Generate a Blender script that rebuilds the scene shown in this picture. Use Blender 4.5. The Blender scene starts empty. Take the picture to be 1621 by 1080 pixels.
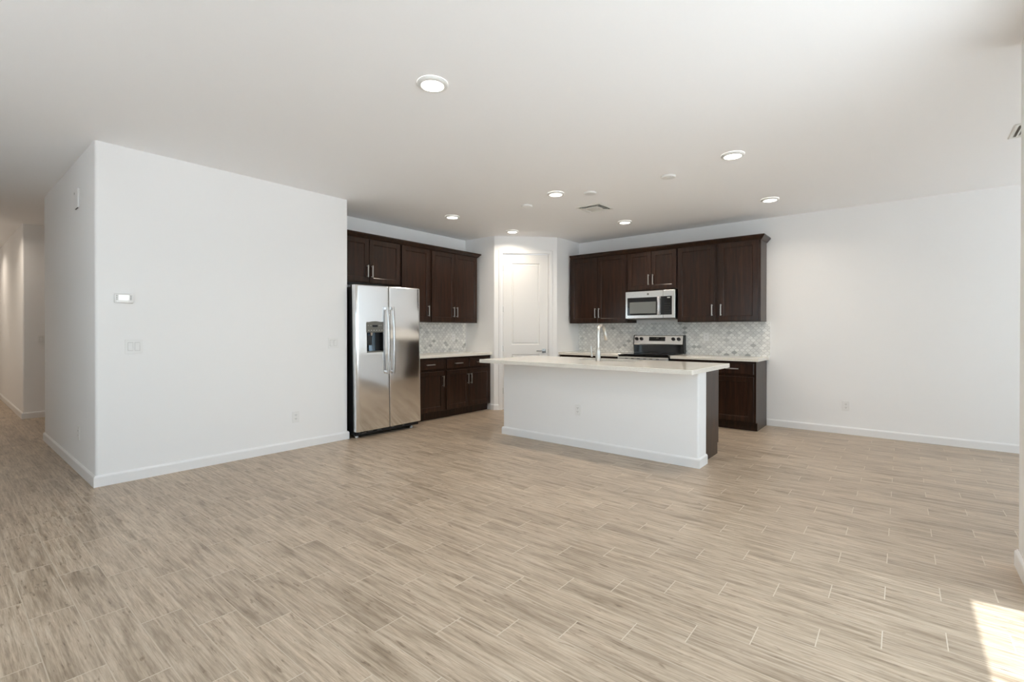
import bpy, bmesh, math
from mathutils import Vector, Matrix, Euler

PI = math.pi
SC = bpy.context.scene
COL = SC.collection

# ------------------------------------------------------------------ camera
cam_d = bpy.data.cameras.new('camera')
cam = bpy.data.objects.new('camera', cam_d)
COL.objects.link(cam)
YAW, PITCH, ROLL, EYE = 0.68492, -0.0040, 0.00134, 1.2361
cam.location = (0, 0, EYE)
cam.rotation_mode = 'XYZ'
fwd = Vector((math.cos(YAW) * math.cos(PITCH), math.sin(YAW) * math.cos(PITCH), math.sin(PITCH)))
right = Vector((math.sin(YAW), -math.cos(YAW), 0))
up = right.cross(fwd)
r2 = right * math.cos(ROLL) + up * math.sin(ROLL)
u2 = up * math.cos(ROLL) - right * math.sin(ROLL)
cam.rotation_euler = Matrix((r2, u2, -fwd)).transposed().to_euler()
cam_d.sensor_fit = 'HORIZONTAL'
cam_d.sensor_width = 36.0
cam_d.lens = 36.0 * 755.677 / 1621.0
cam_d.shift_y = (528.125 - 540.0) / 1621.0
cam_d.clip_start = 0.02
cam_d.clip_end = 300
SC.camera = cam

# ------------------------------------------------------------------ sky, sun, daylight portals, exposure
SKY = 3.5
SUN = 7.2
world = bpy.data.worlds.new('sky')
SC.world = world
world.use_nodes = True
bg = world.node_tree.nodes['Background']
bg.inputs['Strength'].default_value = SKY
_wt = world.node_tree
_tc = _wt.nodes.new('ShaderNodeTexCoord')
_sx = _wt.nodes.new('ShaderNodeSeparateXYZ')
_cr = _wt.nodes.new('ShaderNodeValToRGB')
_wt.links.new(_tc.outputs['Generated'], _sx.inputs[0])
_wt.links.new(_sx.outputs['Z'], _cr.inputs[0])
_wt.links.new(_cr.outputs[0], bg.inputs['Color'])
# clear desert sky: pale and bright at the horizon, deeper and darker overhead
for _e, (_p, _c) in zip([_cr.color_ramp.elements[0], _cr.color_ramp.elements[1], _cr.color_ramp.elements.new(0.35)],
                        [(0.0, (0.80, 0.915, 1.0)), (1.0, (0.17, 0.245, 0.34)), (0.35, (0.50, 0.665, 0.86))]):
    _e.position = _p
    _e.color = (*_c, 1)
sun_d = bpy.data.lights.new('sun', 'SUN')
sun_d.energy = SUN
sun_d.angle = math.radians(0.6)
sun_d.color = (0.97, 0.985, 1.0)
sun = bpy.data.objects.new('sun', sun_d)
COL.objects.link(sun)
sun.location = (4, -3, 12)
SUN_DIR = Vector((-0.017, 0.163, -1.0)).normalized()
sun.rotation_euler = SUN_DIR.to_track_quat('-Z', 'Y').to_euler()


def portal(name, loc, sx, sz, rz):
    d = bpy.data.lights.new(name, 'AREA')
    d.shape = 'RECTANGLE'
    d.size, d.size_y = sx, sz
    d.cycles.is_portal = True
    o = bpy.data.objects.new(name, d)
    COL.objects.link(o)
    o.location = loc
    o.rotation_euler = (PI / 2, 0, rz)


portal('patio_door_daylight', (1.62, -0.70, 1.21), 3.04, 2.42, PI)
portal('added_side_window_daylight', (-1.80, 2.2, 1.525), 2.6, 1.55, PI / 2)  # sky portal for the added, unseen side window
portal('nook_window_daylight', (5.35, -3.47, 1.2), 2.6, 2.42, PI)

SC.view_settings.view_transform = 'Standard'
SC.view_settings.look = 'None'
SC.view_settings.gamma = 1.0
SC.view_settings.exposure = 0.19
SC.view_settings.use_curve_mapping = False
SC.cycles.use_denoising = True
SC.cycles.max_bounces = 14
SC.cycles.diffuse_bounces = 10
SC.cycles.glossy_bounces = 6
SC.cycles.transparent_max_bounces = 12
SC.cycles.sample_clamp_indirect = 6.0
SC.cycles.caustics_reflective = False
SC.cycles.caustics_refractive = False


# ------------------------------------------------------------------ materials
def new_mat(name):
    m = bpy.data.materials.new(name)
    m.use_nodes = True
    nt = m.node_tree
    b = nt.nodes['Principled BSDF']
    return m, nt, b


class N:
    """tiny wrapper for math node trees"""

    def __init__(s, nt):
        s.nt = nt

    def node(s, t, **kw):
        n = s.nt.nodes.new(t)
        for k, v in kw.items():
            setattr(n, k, v)
        return n

    def link(s, a, b):
        s.nt.links.new(a, b)

    def m(s, op, *args):
        n = s.node('ShaderNodeMath', operation=op)
        for i, a in enumerate(args):
            if isinstance(a, (int, float)):
                n.inputs[i].default_value = a
            else:
                s.link(a, n.inputs[i])
        return n.outputs[0]

    def pos(s):
        return s.node('ShaderNodeTexCoord').outputs['Object']

    def sep(s, v):
        n = s.node('ShaderNodeSeparateXYZ')
        s.link(v, n.inputs[0])
        return n.outputs

    def comb(s, x, y, z):
        n = s.node('ShaderNodeCombineXYZ')
        for i, a in enumerate((x, y, z)):
            if isinstance(a, (int, float)):
                n.inputs[i].default_value = a
            else:
                s.link(a, n.inputs[i])
        return n.outputs[0]

    def noise(s, vec, scale, detail=3, rough=0.5, dist=0.0):
        n = s.node('ShaderNodeTexNoise')
        s.link(vec, n.inputs['Vector'])
        n.inputs['Scale'].default_value = scale
        n.inputs['Detail'].default_value = detail
        n.inputs['Roughness'].default_value = rough
        n.inputs['Distortion'].default_value = dist
        return n.outputs['Fac']

    def white(s, vec):
        n = s.node('ShaderNodeTexWhiteNoise', noise_dimensions='3D')
        s.link(vec, n.inputs['Vector'])
        return n.outputs['Value']

    def ramp(s, fac, stops):
        n = s.node('ShaderNodeValToRGB')
        r = n.color_ramp
        while len(r.elements) < len(stops):
            r.elements.new(0.5)
        for e, (p, c) in zip(r.elements, stops):
            e.position = p
            e.color = (c[0], c[1], c[2], 1)
        s.link(fac, n.inputs[0])
        return n.outputs[0]

    def mix(s, fac, a, b, mode='MIX'):
        n = s.node('ShaderNodeMix', data_type='RGBA', blend_type=mode)
        for i, v in ((0, fac), (6, a), (7, b)):
            if isinstance(v, (int, float)):
                n.inputs[i].default_value = v
            elif isinstance(v, tuple):
                n.inputs[i].default_value = (v[0], v[1], v[2], 1)
            else:
                s.link(v, n.inputs[i])
        return n.outputs[2]

    def bump(s, h, strength, dist, bsdf):
        n = s.node('ShaderNodeBump')
        n.inputs['Strength'].default_value = strength
        n.inputs['Distance'].default_value = dist
        s.link(h, n.inputs['Height'])
        s.link(n.outputs[0], bsdf.inputs['Normal'])


def srgb(r, g, b):
    f = lambda c: (c / 255 / 12.92) if c / 255 <= 0.04045 else ((c / 255 + 0.055) / 1.055) ** 2.4
    return (f(r), f(g), f(b))


def plain(name, rgb, rough=0.5, metal=0.0, spec=0.5, noise=0.0, nscale=40.0):
    m, nt, b = new_mat(name)
    b.inputs['Base Color'].default_value = (*rgb, 1)
    b.inputs['Roughness'].default_value = rough
    b.inputs['Metallic'].default_value = metal
    b.inputs['Specular IOR Level'].default_value = spec
    if noise:
        k = N(nt)
        h = k.noise(k.pos(), nscale, 4)
        k.bump(h, noise, 0.002, b)
    return m


def mat_floor():
    m, nt, b = new_mat('wood_look_tile')
    k = N(nt)
    x, y, z = k.sep(k.pos())
    W, L, ST = 0.1485, 0.606, 0.202
    u = k.m('DIVIDE', k.m('SUBTRACT', x, 1.6058), W)
    i = k.m('FLOOR', u)
    fu = k.m('SUBTRACT', u, i)
    v = k.m('DIVIDE', k.m('ADD', k.m('SUBTRACT', y, 1.068), k.m('MULTIPLY', i, ST)), L)
    j = k.m('FLOOR', v)
    fv = k.m('SUBTRACT', v, j)
    # distance to plank edge in metres
    du = k.m('MULTIPLY', k.m('MINIMUM', fu, k.m('SUBTRACT', 1.0, fu)), W)
    dv = k.m('MULTIPLY', k.m('MINIMUM', fv, k.m('SUBTRACT', 1.0, fv)), L)
    ju = k.m('LESS_THAN', du, 0.0020)
    jv = k.m('LESS_THAN', dv, 0.0020)
    joint = k.m('MAXIMUM', ju, jv)
    rnd = k.white(k.comb(i, j, 0.0))
    rnd2 = k.white(k.comb(i, j, 7.0))
    off = k.m('MULTIPLY', rnd, 37.0)
    g1 = k.noise(k.comb(k.m('MULTIPLY', x, 85.0), k.m('MULTIPLY', y, 4.2), off), 1.0, 6, 0.66, 0.12)
    g2 = k.noise(k.comb(k.m('MULTIPLY', x, 20.0), k.m('MULTIPLY', y, 2.4), k.m('ADD', off, 5.0)), 1.0, 3, 0.5, 0.3)
    g3 = k.noise(k.comb(k.m('MULTIPLY', x, 380.0), k.m('MULTIPLY', y, 16.0), off), 1.0, 3, 0.6, 0.1)
    knots = k.noise(k.comb(k.m('MULTIPLY', x, 70.0), k.m('MULTIPLY', y, 12.0), k.m('ADD', off, 11.0)), 1.0, 2, 0.5, 0.4)
    base = k.ramp(g1, [(0.27, srgb(138, 120, 103)), (0.42, srgb(168, 151, 132)), (0.53, srgb(186, 169, 150)), (0.70, srgb(204, 190, 172))])
    tone = k.ramp(g2, [(0.29, (0.70, 0.675, 0.64)), (0.42, (0.90, 0.89, 0.87)), (0.52, (1.0, 1.0, 0.99)), (0.7, (1.07, 1.06, 1.05))])
    c = k.mix(1.0, base, tone, 'MULTIPLY')
    fine = k.ramp(g3, [(0.3, (0.84, 0.83, 0.82)), (0.6, (1.05, 1.05, 1.05))])
    c = k.mix(0.85, c, fine, 'MULTIPLY')
    pl = k.ramp(rnd2, [(0.0, (0.89, 0.88, 0.87)), (1.0, (1.06, 1.06, 1.05))])
    c = k.mix(1.0, c, pl, 'MULTIPLY')
    kn = k.ramp(knots, [(0.635, (1, 1, 1)), (0.73, (0.58, 0.54, 0.50))])
    c = k.mix(0.9, c, kn, 'MULTIPLY')
    c = k.mix(k.m('MULTIPLY', jv, 0.95), c, srgb(210, 199, 182))
    c = k.mix(k.m('MULTIPLY', ju, 0.85), c, srgb(200, 187, 169))
    nt.links.new(c, b.inputs['Base Color'])
    r = k.m('ADD', 0.30, k.m('MULTIPLY', g1, 0.16))
    nt.links.new(k.m('ADD', r, k.m('MULTIPLY', joint, 0.3)), b.inputs['Roughness'])
    b.inputs['Specular IOR Level'].default_value = 0.45
    h = k.m('SUBTRACT', k.m('MULTIPLY', g3, 0.25), k.m('MULTIPLY', joint, 1.0))
    k.bump(h, 0.35, 0.001, b)
    return m


def mat_wood():
    m, nt, b = new_mat('espresso_wood')
    k = N(nt)
    x, y, z = k.sep(k.pos())
    g = k.noise(k.comb(k.m('MULTIPLY', x, 30.0), k.m('MULTIPLY', y, 30.0), k.m('MULTIPLY', z, 2.2)), 1.0, 5, 0.6, 0.6)
    g2 = k.noise(k.comb(k.m('MULTIPLY', x, 5.0), k.m('MULTIPLY', y, 5.0), k.m('MULTIPLY', z, 1.2)), 1.0, 3, 0.5)
    c = k.ramp(g, [(0.25, srgb(28, 15, 7)), (0.55, srgb(45, 26, 15)), (0.8, srgb(63, 39, 25))])
    t = k.ramp(g2, [(0.3, (0.82, 0.8, 0.78)), (0.7, (1.12, 1.08, 1.05))])
    nt.links.new(k.mix(1.0, c, t, 'MULTIPLY'), b.inputs['Base Color'])
    b.inputs['Roughness'].default_value = 0.5
    b.inputs['Specular IOR Level'].default_value = 0.15
    b.inputs['Coat Weight'].default_value = 0.5
    b.inputs['Coat Roughness'].default_value = 0.2
    return m


def mat_steel(name='stainless_steel', col=(0.80, 0.79, 0.77), rough=0.2, wave=0.0):
    m, nt, b = new_mat(name)
    b.inputs['Base Color'].default_value = (*col, 1)
    b.inputs['Metallic'].default_value = 1.0
    k = N(nt)
    x, y, z = k.sep(k.pos())
    br = k.noise(k.comb(k.m('MULTIPLY', x, 6.0), k.m('MULTIPLY', y, 6.0), k.m('MULTIPLY', z, 700.0)), 1.0, 2)
    nt.links.new(k.m('ADD', rough - 0.04, k.m('MULTIPLY', br, 0.08)), b.inputs['Roughness'])
    if wave:
        h = k.noise(k.comb(k.m('MULTIPLY', x, 1.6), k.m('MULTIPLY', y, 1.0), k.m('MULTIPLY', z, 3.4)), 1.0, 1, 0.4)
        k.bump(h, wave, 0.05, b)
    return m


def mat_splash():
    m, nt, b = new_mat('marble_lantern_tile')
    k = N(nt)
    x, y, z = k.sep(k.pos())
    P = 0.068
    u = k.m('DIVIDE', x, P)
    v = k.m('DIVIDE', z, P)
    s_ = k.m('ADD', u, v)
    d_ = k.m('SUBTRACT', u, v)
    a = k.m('ADD', s_, k.m('MULTIPLY', k.m('SINE', k.m('MULTIPLY', d_, 2 * PI)), 0.075))
    c = k.m('ADD', d_, k.m('MULTIPLY', k.m('SINE', k.m('MULTIPLY', s_, 2 * PI)), 0.075))
    ia, ic = k.m('FLOOR', a), k.m('FLOOR', c)
    fa, fc = k.m('SUBTRACT', a, ia), k.m('SUBTRACT', c, ic)
    ea = k.m('MINIMUM', fa, k.m('SUBTRACT', 1.0, fa))
    ec = k.m('MINIMUM', fc, k.m('SUBTRACT', 1.0, fc))
    e = k.m('MINIMUM', ea, ec)
    grout = k.m('LESS_THAN', e, 0.042)
    rnd = k.white(k.comb(ia, ic, 1.0))
    vein = k.noise(k.comb(x, k.m('MULTIPLY', rnd, 9.0), z), 26.0, 5, 0.65, 1.4)
    tone = k.ramp(rnd, [(0.0, srgb(176, 177, 176)), (0.07, srgb(222, 222, 220)), (0.5, srgb(236, 236, 233)), (1.0, srgb(248, 248, 245))])
    vn = k.ramp(vein, [(0.30, (0.55, 0.56, 0.57)), (0.38, (0.95, 0.95, 0.95)), (0.7, (1.02, 1.02, 1.02))])
    col = k.mix(0.9, tone, vn, 'MULTIPLY')
    col = k.mix(grout, col, srgb(190, 190, 187))
    nt.links.new(col, b.inputs['Base Color'])
    nt.links.new(k.m('ADD', 0.16, k.m('MULTIPLY', grout, 0.6)), b.inputs['Roughness'])
    h = k.m('MINIMUM', k.m('MULTIPLY', e, 6.0), 1.0)
    k.bump(h, 0.5, 0.002, b)
    return m


def mat_glass():
    m = bpy.data.materials.new('window_glass')
    m.use_nodes = True
    nt = m.node_tree
    nt.nodes.clear()
    out = nt.nodes.new('ShaderNodeOutputMaterial')
    tr = nt.nodes.new('ShaderNodeBsdfTransparent')
    tr.inputs[0].default_value = (0.96, 0.98, 0.97, 1)
    gl = nt.nodes.new('ShaderNodeBsdfGlossy')
    gl.inputs['Roughness'].default_value = 0.02
    mx = nt.nodes.new('ShaderNodeMixShader')
    mx.inputs[0].default_value = 0.07
    nt.links.new(tr.outputs[0], mx.inputs[1])
    nt.links.new(gl.outputs[0], mx.inputs[2])
    nt.links.new(mx.outputs[0], out.inputs[0])
    return m


def mat_emit(name, col, strength):
    m, nt, b = new_mat(name)
    b.inputs['Base Color'].default_value = (0.9, 0.9, 0.9, 1)
    b.inputs['Emission Color'].default_value = (*col, 1)
    b.inputs['Emission Strength'].default_value = strength
    return m


def mat_quartz():
    m, nt, b = new_mat('white_quartz')
    k = N(nt)
    n = k.noise(k.pos(), 260.0, 2, 0.5)
    c = k.ramp(n, [(0.34, srgb(214, 208, 196)), (0.5, srgb(233, 229, 220)), (0.7, srgb(240, 237, 230))])
    nt.links.new(c, b.inputs['Base Color'])
    b.inputs['Roughness'].default_value = 0.12
    b.inputs['Specular IOR Level'].default_value = 0.55
    return m


M = dict(
    wall=plain('white_wall_paint', srgb(244, 244, 244), 0.75, spec=0.3, noise=0.06, nscale=260),
    ceil=plain('white_ceiling_paint', srgb(249, 249, 250), 0.85, spec=0.2, noise=0.08, nscale=220),
    trim=plain('white_trim_paint', srgb(240, 240, 240), 0.38),
    door=plain('white_door_paint', srgb(234, 233, 231), 0.4),
    floor=mat_floor(),
    wood=mat_wood(),
    dark=plain('black_cabinet_interior', srgb(16, 13, 11), 0.6),
    steel=mat_steel(),
    fridge_steel=mat_steel('fridge_stainless', (0.86, 0.87, 0.88), 0.15, 0.05),
    handle=mat_steel('brushed_handle_steel', (0.72, 0.72, 0.73), 0.25),
    satin_steel=mat_steel('satin_steel', (0.72, 0.71, 0.69), 0.42),
    nickel=mat_steel('satin_nickel', (0.60, 0.58, 0.54), 0.32),
    chrome=plain('chrome', (0.6, 0.6, 0.6), 0.12, 1.0),
    hinge=plain('hinge_nickel', (0.42, 0.42, 0.41), 0.35, 1.0),
    black=plain('black_plastic', srgb(17, 18, 20), 0.4),
    blackgloss=plain('black_glass', srgb(9, 9, 11), 0.06),
    case=plain('black_fridge_case', srgb(24, 25, 27), 0.5),
    greypanel=plain('grey_panel_plastic', srgb(104, 103, 96), 0.35),
    greywin=plain('grey_oven_window', srgb(118, 121, 118), 0.12),
    mark=plain('pale_print', srgb(205, 205, 200), 0.5),
    darkmark=plain('dark_print', srgb(52, 52, 54), 0.4),
    plastic=plain('white_plastic', srgb(238, 238, 237), 0.3),
    slot=plain('dark_slot', srgb(60, 60, 58), 0.6),
    groove=plain('grey_groove', srgb(185, 185, 183), 0.6),
    lcd=mat_emit('lit_lcd', (0.95, 0.98, 1.0), 0.35),
    lamp=mat_emit('lamp_lens', (1.0, 0.93, 0.84), 6.0),
    quartz=mat_quartz(),
    splash=mat_splash(),
    glass=mat_glass(),
    vent=plain('white_vent_metal', srgb(232, 232, 229), 0.4),
    cavity=plain('dark_duct', srgb(150, 150, 147), 0.8),
    ground=plain('pale_concrete', srgb(226, 225, 226), 0.9, noise=0.3, nscale=60),
    foot=plain('white_levelling_foot', srgb(215, 213, 210), 0.4),
    water=plain('steel_blue_plastic', srgb(92, 106, 118), 0.18, 0.6),
)


# ------------------------------------------------------------------ mesh helpers
def put(name, bm, mat, parent=None, smooth=False, loc=None, rotz=None):
    bmesh.ops.recalc_face_normals(bm, faces=bm.faces)
    me = bpy.data.meshes.new(name)
    bm.to_mesh(me)
    bm.free()
    me.materials.append(mat)
    if smooth:
        for p in me.polygons:
            p.use_smooth = True
        try:
            me.set_sharp_from_angle(angle=math.radians(38))
        except Exception:
            pass
    o = bpy.data.objects.new(name, me)
    COL.objects.link(o)
    if parent:
        o.parent = parent
    if loc is not None:
        o.location = loc
    if rotz is not None:
        o.rotation_euler = (0, 0, rotz)
    return o


def thing(name, label, cat, loc=(0, 0, 0), rotz=0.0, group=None):
    o = bpy.data.objects.new(name, None)
    o.empty_display_size = 0.1
    COL.objects.link(o)
    o.location = loc
    o.rotation_euler = (0, 0, rotz)
    return tag(o, label, cat, group)


def tag(o, label, cat, group=None):
    o['label'] = label
    o['category'] = cat
    if group:
        o['group'] = group
    return o


def struct(name, bm, mat, smooth=False, parent=None):
    o = put(name, bm, mat, parent, smooth)
    if not parent:
        o['kind'] = 'structure'
    return o


def dup(root, loc, rotz, label, group=None):
    r = root.copy()
    COL.objects.link(r)
    r.location = loc
    r.rotation_euler = (0, 0, rotz)
    r['label'] = label
    if group:
        r['group'] = group
    for ch in list(root.children):
        c = ch.copy()
        COL.objects.link(c)
        c.parent = r
        for g in list(ch.children):
            d = g.copy()
            COL.objects.link(d)
            d.parent = c
    return r


def box(bm, x0, x1, y0, y1, z0, z1, bev=0.0, seg=2, edges=None):
    t = bmesh.new()
    vs = [t.verts.new((x, y, z)) for x in (x0, x1) for y in (y0, y1) for z in (z0, z1)]
    for f in ((0, 1, 3, 2), (4, 6, 7, 5), (0, 4, 5, 1), (2, 3, 7, 6), (0, 2, 6, 4), (1, 5, 7, 3)):
        t.faces.new([vs[i] for i in f])
    bmesh.ops.recalc_face_normals(t, faces=t.faces)
    if bev > 0:
        es = [e for e in t.edges if edges is None or edges(e)]
        bmesh.ops.bevel(t, geom=es, offset=bev, segments=seg, affect='EDGES', profile=0.5)
    merge(bm, t)
    return bm


def merge(bm, t, mat=None):
    if mat is not None:
        bmesh.ops.transform(t, matrix=mat, verts=t.verts)
    mp = {}
    for v in t.verts:
        mp[v] = bm.verts.new(v.co)
    for f in t.faces:
        try:
            bm.faces.new([mp[v] for v in f.verts])
        except ValueError:
            pass
    t.free()


def bx(*a, **k):
    return box(bmesh.new(), *a, **k)


def tube(bm, pts, r, n=12, caps=True):
    """round tube along points; r a number or list"""
    pts = [Vector(p) for p in pts]
    rs = r if isinstance(r, (list, tuple)) else [r] * len(pts)
    rings = []
    up_ = Vector((0, 0, 1))
    prev = None
    for i, p in enumerate(pts):
        a = pts[max(i - 1, 0)]
        b = pts[min(i + 1, len(pts) - 1)]
        t = (b - a).normalized()
        if prev is None:
            x = t.orthogonal().normalized()
        else:
            x = (prev - t * prev.dot(t)).normalized()
        prev = x
        y = t.cross(x)
        rings.append([bm.verts.new(p + (x * math.cos(2 * PI * q / n) + y * math.sin(2 * PI * q / n)) * rs[i]) for q in range(n)])
    for a, b in zip(rings, rings[1:]):
        for q in range(n):
            bm.faces.new((a[q], a[(q + 1) % n], b[(q + 1) % n], b[q]))
    if caps:
        bm.faces.new(rings[0][::-1])
        bm.faces.new(rings[-1])
    return bm


def lathe(bm, prof, n=32, mat=None, close=True):
    """profile of (r, z) turned about z"""
    t = bmesh.new()
    rings = []
    for r, z in prof:
        if r < 1e-6:
            rings.append([t.verts.new((0, 0, z))])
        else:
            rings.append([t.verts.new((r * math.cos(2 * PI * q / n), r * math.sin(2 * PI * q / n), z)) for q in range(n)])
    for a, b in zip(rings, rings[1:]):
        for q in range(n):
            q2 = (q + 1) % n
            if len(a) == 1 and len(b) == 1:
                continue
            if len(a) == 1:
                t.faces.new((a[0], b[q], b[q2]))
            elif len(b) == 1:
                t.faces.new((a[q], a[q2], b[0]))
            else:
                t.faces.new((a[q], a[q2], b[q2], b[q]))
    merge(bm, t, mat)
    return bm


def prism(bm, poly, z0, z1):
    """extrude a 2D polygon (list of (x, y)) from z0 to z1"""
    lo = [bm.verts.new((x, y, z0)) for x, y in poly]
    hi = [bm.verts.new((x, y, z1)) for x, y in poly]
    n = len(poly)
    for i in range(n):
        bm.faces.new((lo[i], lo[(i + 1) % n], hi[(i + 1) % n], hi[i]))
    bm.faces.new(lo[::-1])
    bm.faces.new(hi)
    return bm


def rounded(poly, radii, n=6):
    """round chosen corners of a polygon; radii maps vertex index to radius"""
    out = []
    k = len(poly)
    for i, p in enumerate(poly):
        r = radii.get(i, 0)
        P = Vector(p)
        if not r:
            out.append(tuple(P))
            continue
        A = (Vector(poly[i - 1]) - P).normalized()
        B = (Vector(poly[(i + 1) % k]) - P).normalized()
        ang = A.angle(B)
        d = r / math.tan(ang / 2)
        p0, p1 = P + A * d, P + B * d
        c = P + (A + B).normalized() * (r / math.sin(ang / 2))
        a0 = math.atan2(*(p0 - c).yx)
        a1 = math.atan2(*(p1 - c).yx)
        da = (a1 - a0 + PI) % (2 * PI) - PI
        for q in range(n + 1):
            a = a0 + da * q / n
            out.append((c.x + r * math.cos(a), c.y + r * math.sin(a)))
    return out


def sweep(bm, path, prof, side=1):
    """mitred sweep of profile (offset, z) along a plan polyline; side = +1 offsets to the left"""
    P = [Vector(p) for p in path]
    rings = []
    for i, p in enumerate(P):
        ns = []
        if i > 0:
            d = (p - P[i - 1]).normalized()
            ns.append(Vector((-d.y, d.x)) * side)
        if i < len(P) - 1:
            d = (P[i + 1] - p).normalized()
            ns.append(Vector((-d.y, d.x)) * side)
        n = ns[0] if len(ns) == 1 else (ns[0] + ns[1]) / (1 + ns[0].dot(ns[1]))
        rings.append([bm.verts.new((p.x + n.x * o, p.y + n.y * o, z)) for o, z in prof])
    k = len(prof)
    for a, b in zip(rings, rings[1:]):
        for q in range(k):
            bm.faces.new((a[q], a[(q + 1) % k], b[(q + 1) % k], b[q]))
    bm.faces.new(rings[0][::-1])
    bm.faces.new(rings[-1])
    return bm


# ------------------------------------------------------------------ the room shell
H = 2.743
YL = 4.933          # face of the long wall with the thermostat
XR = 7.033          # range wall
YB = 5.61           # wall behind the fridge
XH = 0.836          # hall wall
YW = -0.478         # wall beside the camera, with the patio door
XP, YP = 5.645, 4.27
DA, DB = Vector((XP, 4.975)), Vector((6.362, YP))     # ends of the diagonal pantry wall
BN = 0.02

bm = bmesh.new()
PLAN = [(-1.75, YW - 0.17), (3.46, YW - 0.17), (3.46, -3.55), (XR + 0.15, -3.55), (XR + 0.15, 14.2), (-1.75, 14.2)]
prism(bm, PLAN, -0.12, 0.0)
struct('floor', bm, M['floor'])
bm = bmesh.new()
prism(bm, PLAN, H, H + 0.15)
struct('ceiling', bm, M['ceil'])

# block between hall and kitchen
bm = bmesh.new()
prism(bm, rounded([(XH, YL), (3.055, YL), (3.055, YB + 0.12), (3.055, 7.507), (XH, 7.507)], {0: BN, 1: BN, 4: BN}), 0, H)
struct('wall_left', bm, M['wall'], True)
struct('wall_back', bx(3.055, XP + 0.12, YB, YB + 0.13, 0, H), M['wall'])
struct('wall_right', bx(XR, XR + 0.15, -3.55, YP, 0, H), M['wall'])

# hall beyond
bm = bmesh.new()
prism(bm, rounded([(XH + 0.006, 9.55), (3.2, 9.55), (3.2, 14.0), (XH + 0.006, 14.0)], {0: BN}), 0, H)
struct('wall_hall', bm, M['wall'], True)
struct('wall_hall_end', bx(-0.6, 1.2, 14.0, 14.15, 0, H), M['wall'])
struct('wall_hall_left', bx(-0.6, -0.45, 5.6, 14.0, 0, H), M['wall'])
struct('wall_hall_side', bx(3.06, 3.2, 7.507, 9.55, 0, H), M['wall'])
struct('wall_rear', bx(-1.75, -0.6, 5.6, 5.75, 0, H), M['wall'])
WY0, WY1, WZ0, WZ1 = 0.9, 3.5, 0.75, 2.30  # opening for an invented window out of view, cut to brighten the room
bm = bmesh.new()
box(bm, -1.75, -1.6, YW - 0.17, WY0, 0, H)
box(bm, -1.75, -1.6, WY1, 5.6, 0, H)
box(bm, -1.75, -1.6, WY0, WY1, 0, WZ0)
box(bm, -1.75, -1.6, WY0, WY1, WZ1, H)
struct('wall_far_left', bm, M['wall'])

# wall beside the camera with the patio door opening
OX0, OX1, OH = 0.10, 3.135, 2.42
bm = bmesh.new()
box(bm, -1.75, OX0, YW - 0.17, YW, 0, H)
box(bm, OX0, OX1, YW - 0.17, YW, OH, H)
prism(bm, rounded([(OX1, YW - 0.17), (3.632, YW - 0.17), (3.632, YW), (OX1, YW)], {2: BN}), 0, H)
struct('wall_front', bm, M['wall'], True)
# nook walls
struct('wall_nook_side', bx(3.46, 3.63, -3.55, YW - 0.17, 0, H), M['wall'])
bm = bmesh.new()
box(bm, 3.46, 4.05, -3.55, -3.38, 0, H)
box(bm, 6.65, XR, -3.55, -3.38, 0, H)
box(bm, 4.05, 6.65, -3.55, -3.38, OH, H)
struct('wall_nook_front', bm, M['wall'])


def glazed(name, L, z0, z1, k, loc, rz):
    """framed glazing of k panes, local x along the wall"""
    bm = bmesh.new()
    f = 0.05
    zs = 0.035 if z0 < 0.01 else f
    box(bm, 0, f, -0.04, 0.04, z0, z1)
    box(bm, L - f, L, -0.04, 0.04, z0, z1)
    box(bm, f, L - f, -0.04, 0.04, z1 - f, z1)
    box(bm, f, L - f, -0.04, 0.04, z0, z0 + zs)
    for i in range(1, k):
        xm = L * i / k
        box(bm, xm - 0.04, xm + 0.04, -0.03, 0.03, z0 + zs, z1 - f)
    o = struct(name, bm, M['trim'])
    o.location = loc
    o.rotation_euler = (0, 0, rz)
    for i in range(k):
        xa = L * i / k + (f if i == 0 else 0.04)
        xb = L * (i + 1) / k - (f if i == k - 1 else 0.04)
        struct('pane', bx(xa, xb, -0.003, 0.003, z0 + zs, z1 - f), M['glass'], parent=o)
    return o


glazed('window_1', OX1 - OX0, 0.0, OH, 2, (OX0, YW - 0.12, 0), 0)
glazed('window_2', 2.6, 0.0, OH, 2, (4.05, -3.50, 0), 0)
glazed('added_window_3', WY1 - WY0, WZ0, WZ1, 2, (-1.70, WY0, 0), PI / 2)  # unseen window added to bring in light from the left
bm = bmesh.new()
prism(bm, [(-40, -60), (45, -60), (45, 40), (-40, 40)], -0.4, -0.13)
struct('ground', bm, M['ground'])

# pantry walls with the diagonal door opening
dt = (DB - DA).normalized()
dn = Vector((-dt.y, dt.x))          # into the pantry
SO0, SO1, OZ = 0.125, 0.882, 2.472
at = lambda s, d=0.0: tuple(DA + dt * s + dn * d)
bm = bmesh.new()
prism(bm, rounded([(XP, YB), tuple(DA), at(SO0), at(SO0, 0.12), (XP + 0.12, YB)], {1: BN}), 0, OZ)
prism(bm, rounded([at(SO1), tuple(DB), (XR, YP), (XR + 0.15, YP), (XR + 0.15, YP + 0.12), at(SO1, 0.12)], {1: BN}), 0, OZ)
prism(bm, rounded([(XP, YB), tuple(DA), tuple(DB), (XR, YP), (XR + 0.15, YP), (XR + 0.15, YP + 0.12),
                   tuple(DB + dn * 0.14), tuple(DA + dn * 0.14), (XP + 0.12, YB)], {1: BN, 2: BN}), OZ, H)
struct('wall_pantry', bm, M['wall'], True)
struct('wall_pantry_inside', bx(XP + 0.12, XR + 0.15, YB, YB + 0.13, 0, H), M['wall'])

# baseboards
BP = [(0, 0), (0.013, 0), (0.013, 0.072), (0.011, 0.080), (0.006, 0.086), (0.004, 0.090), (0, 0.090)]


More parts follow.
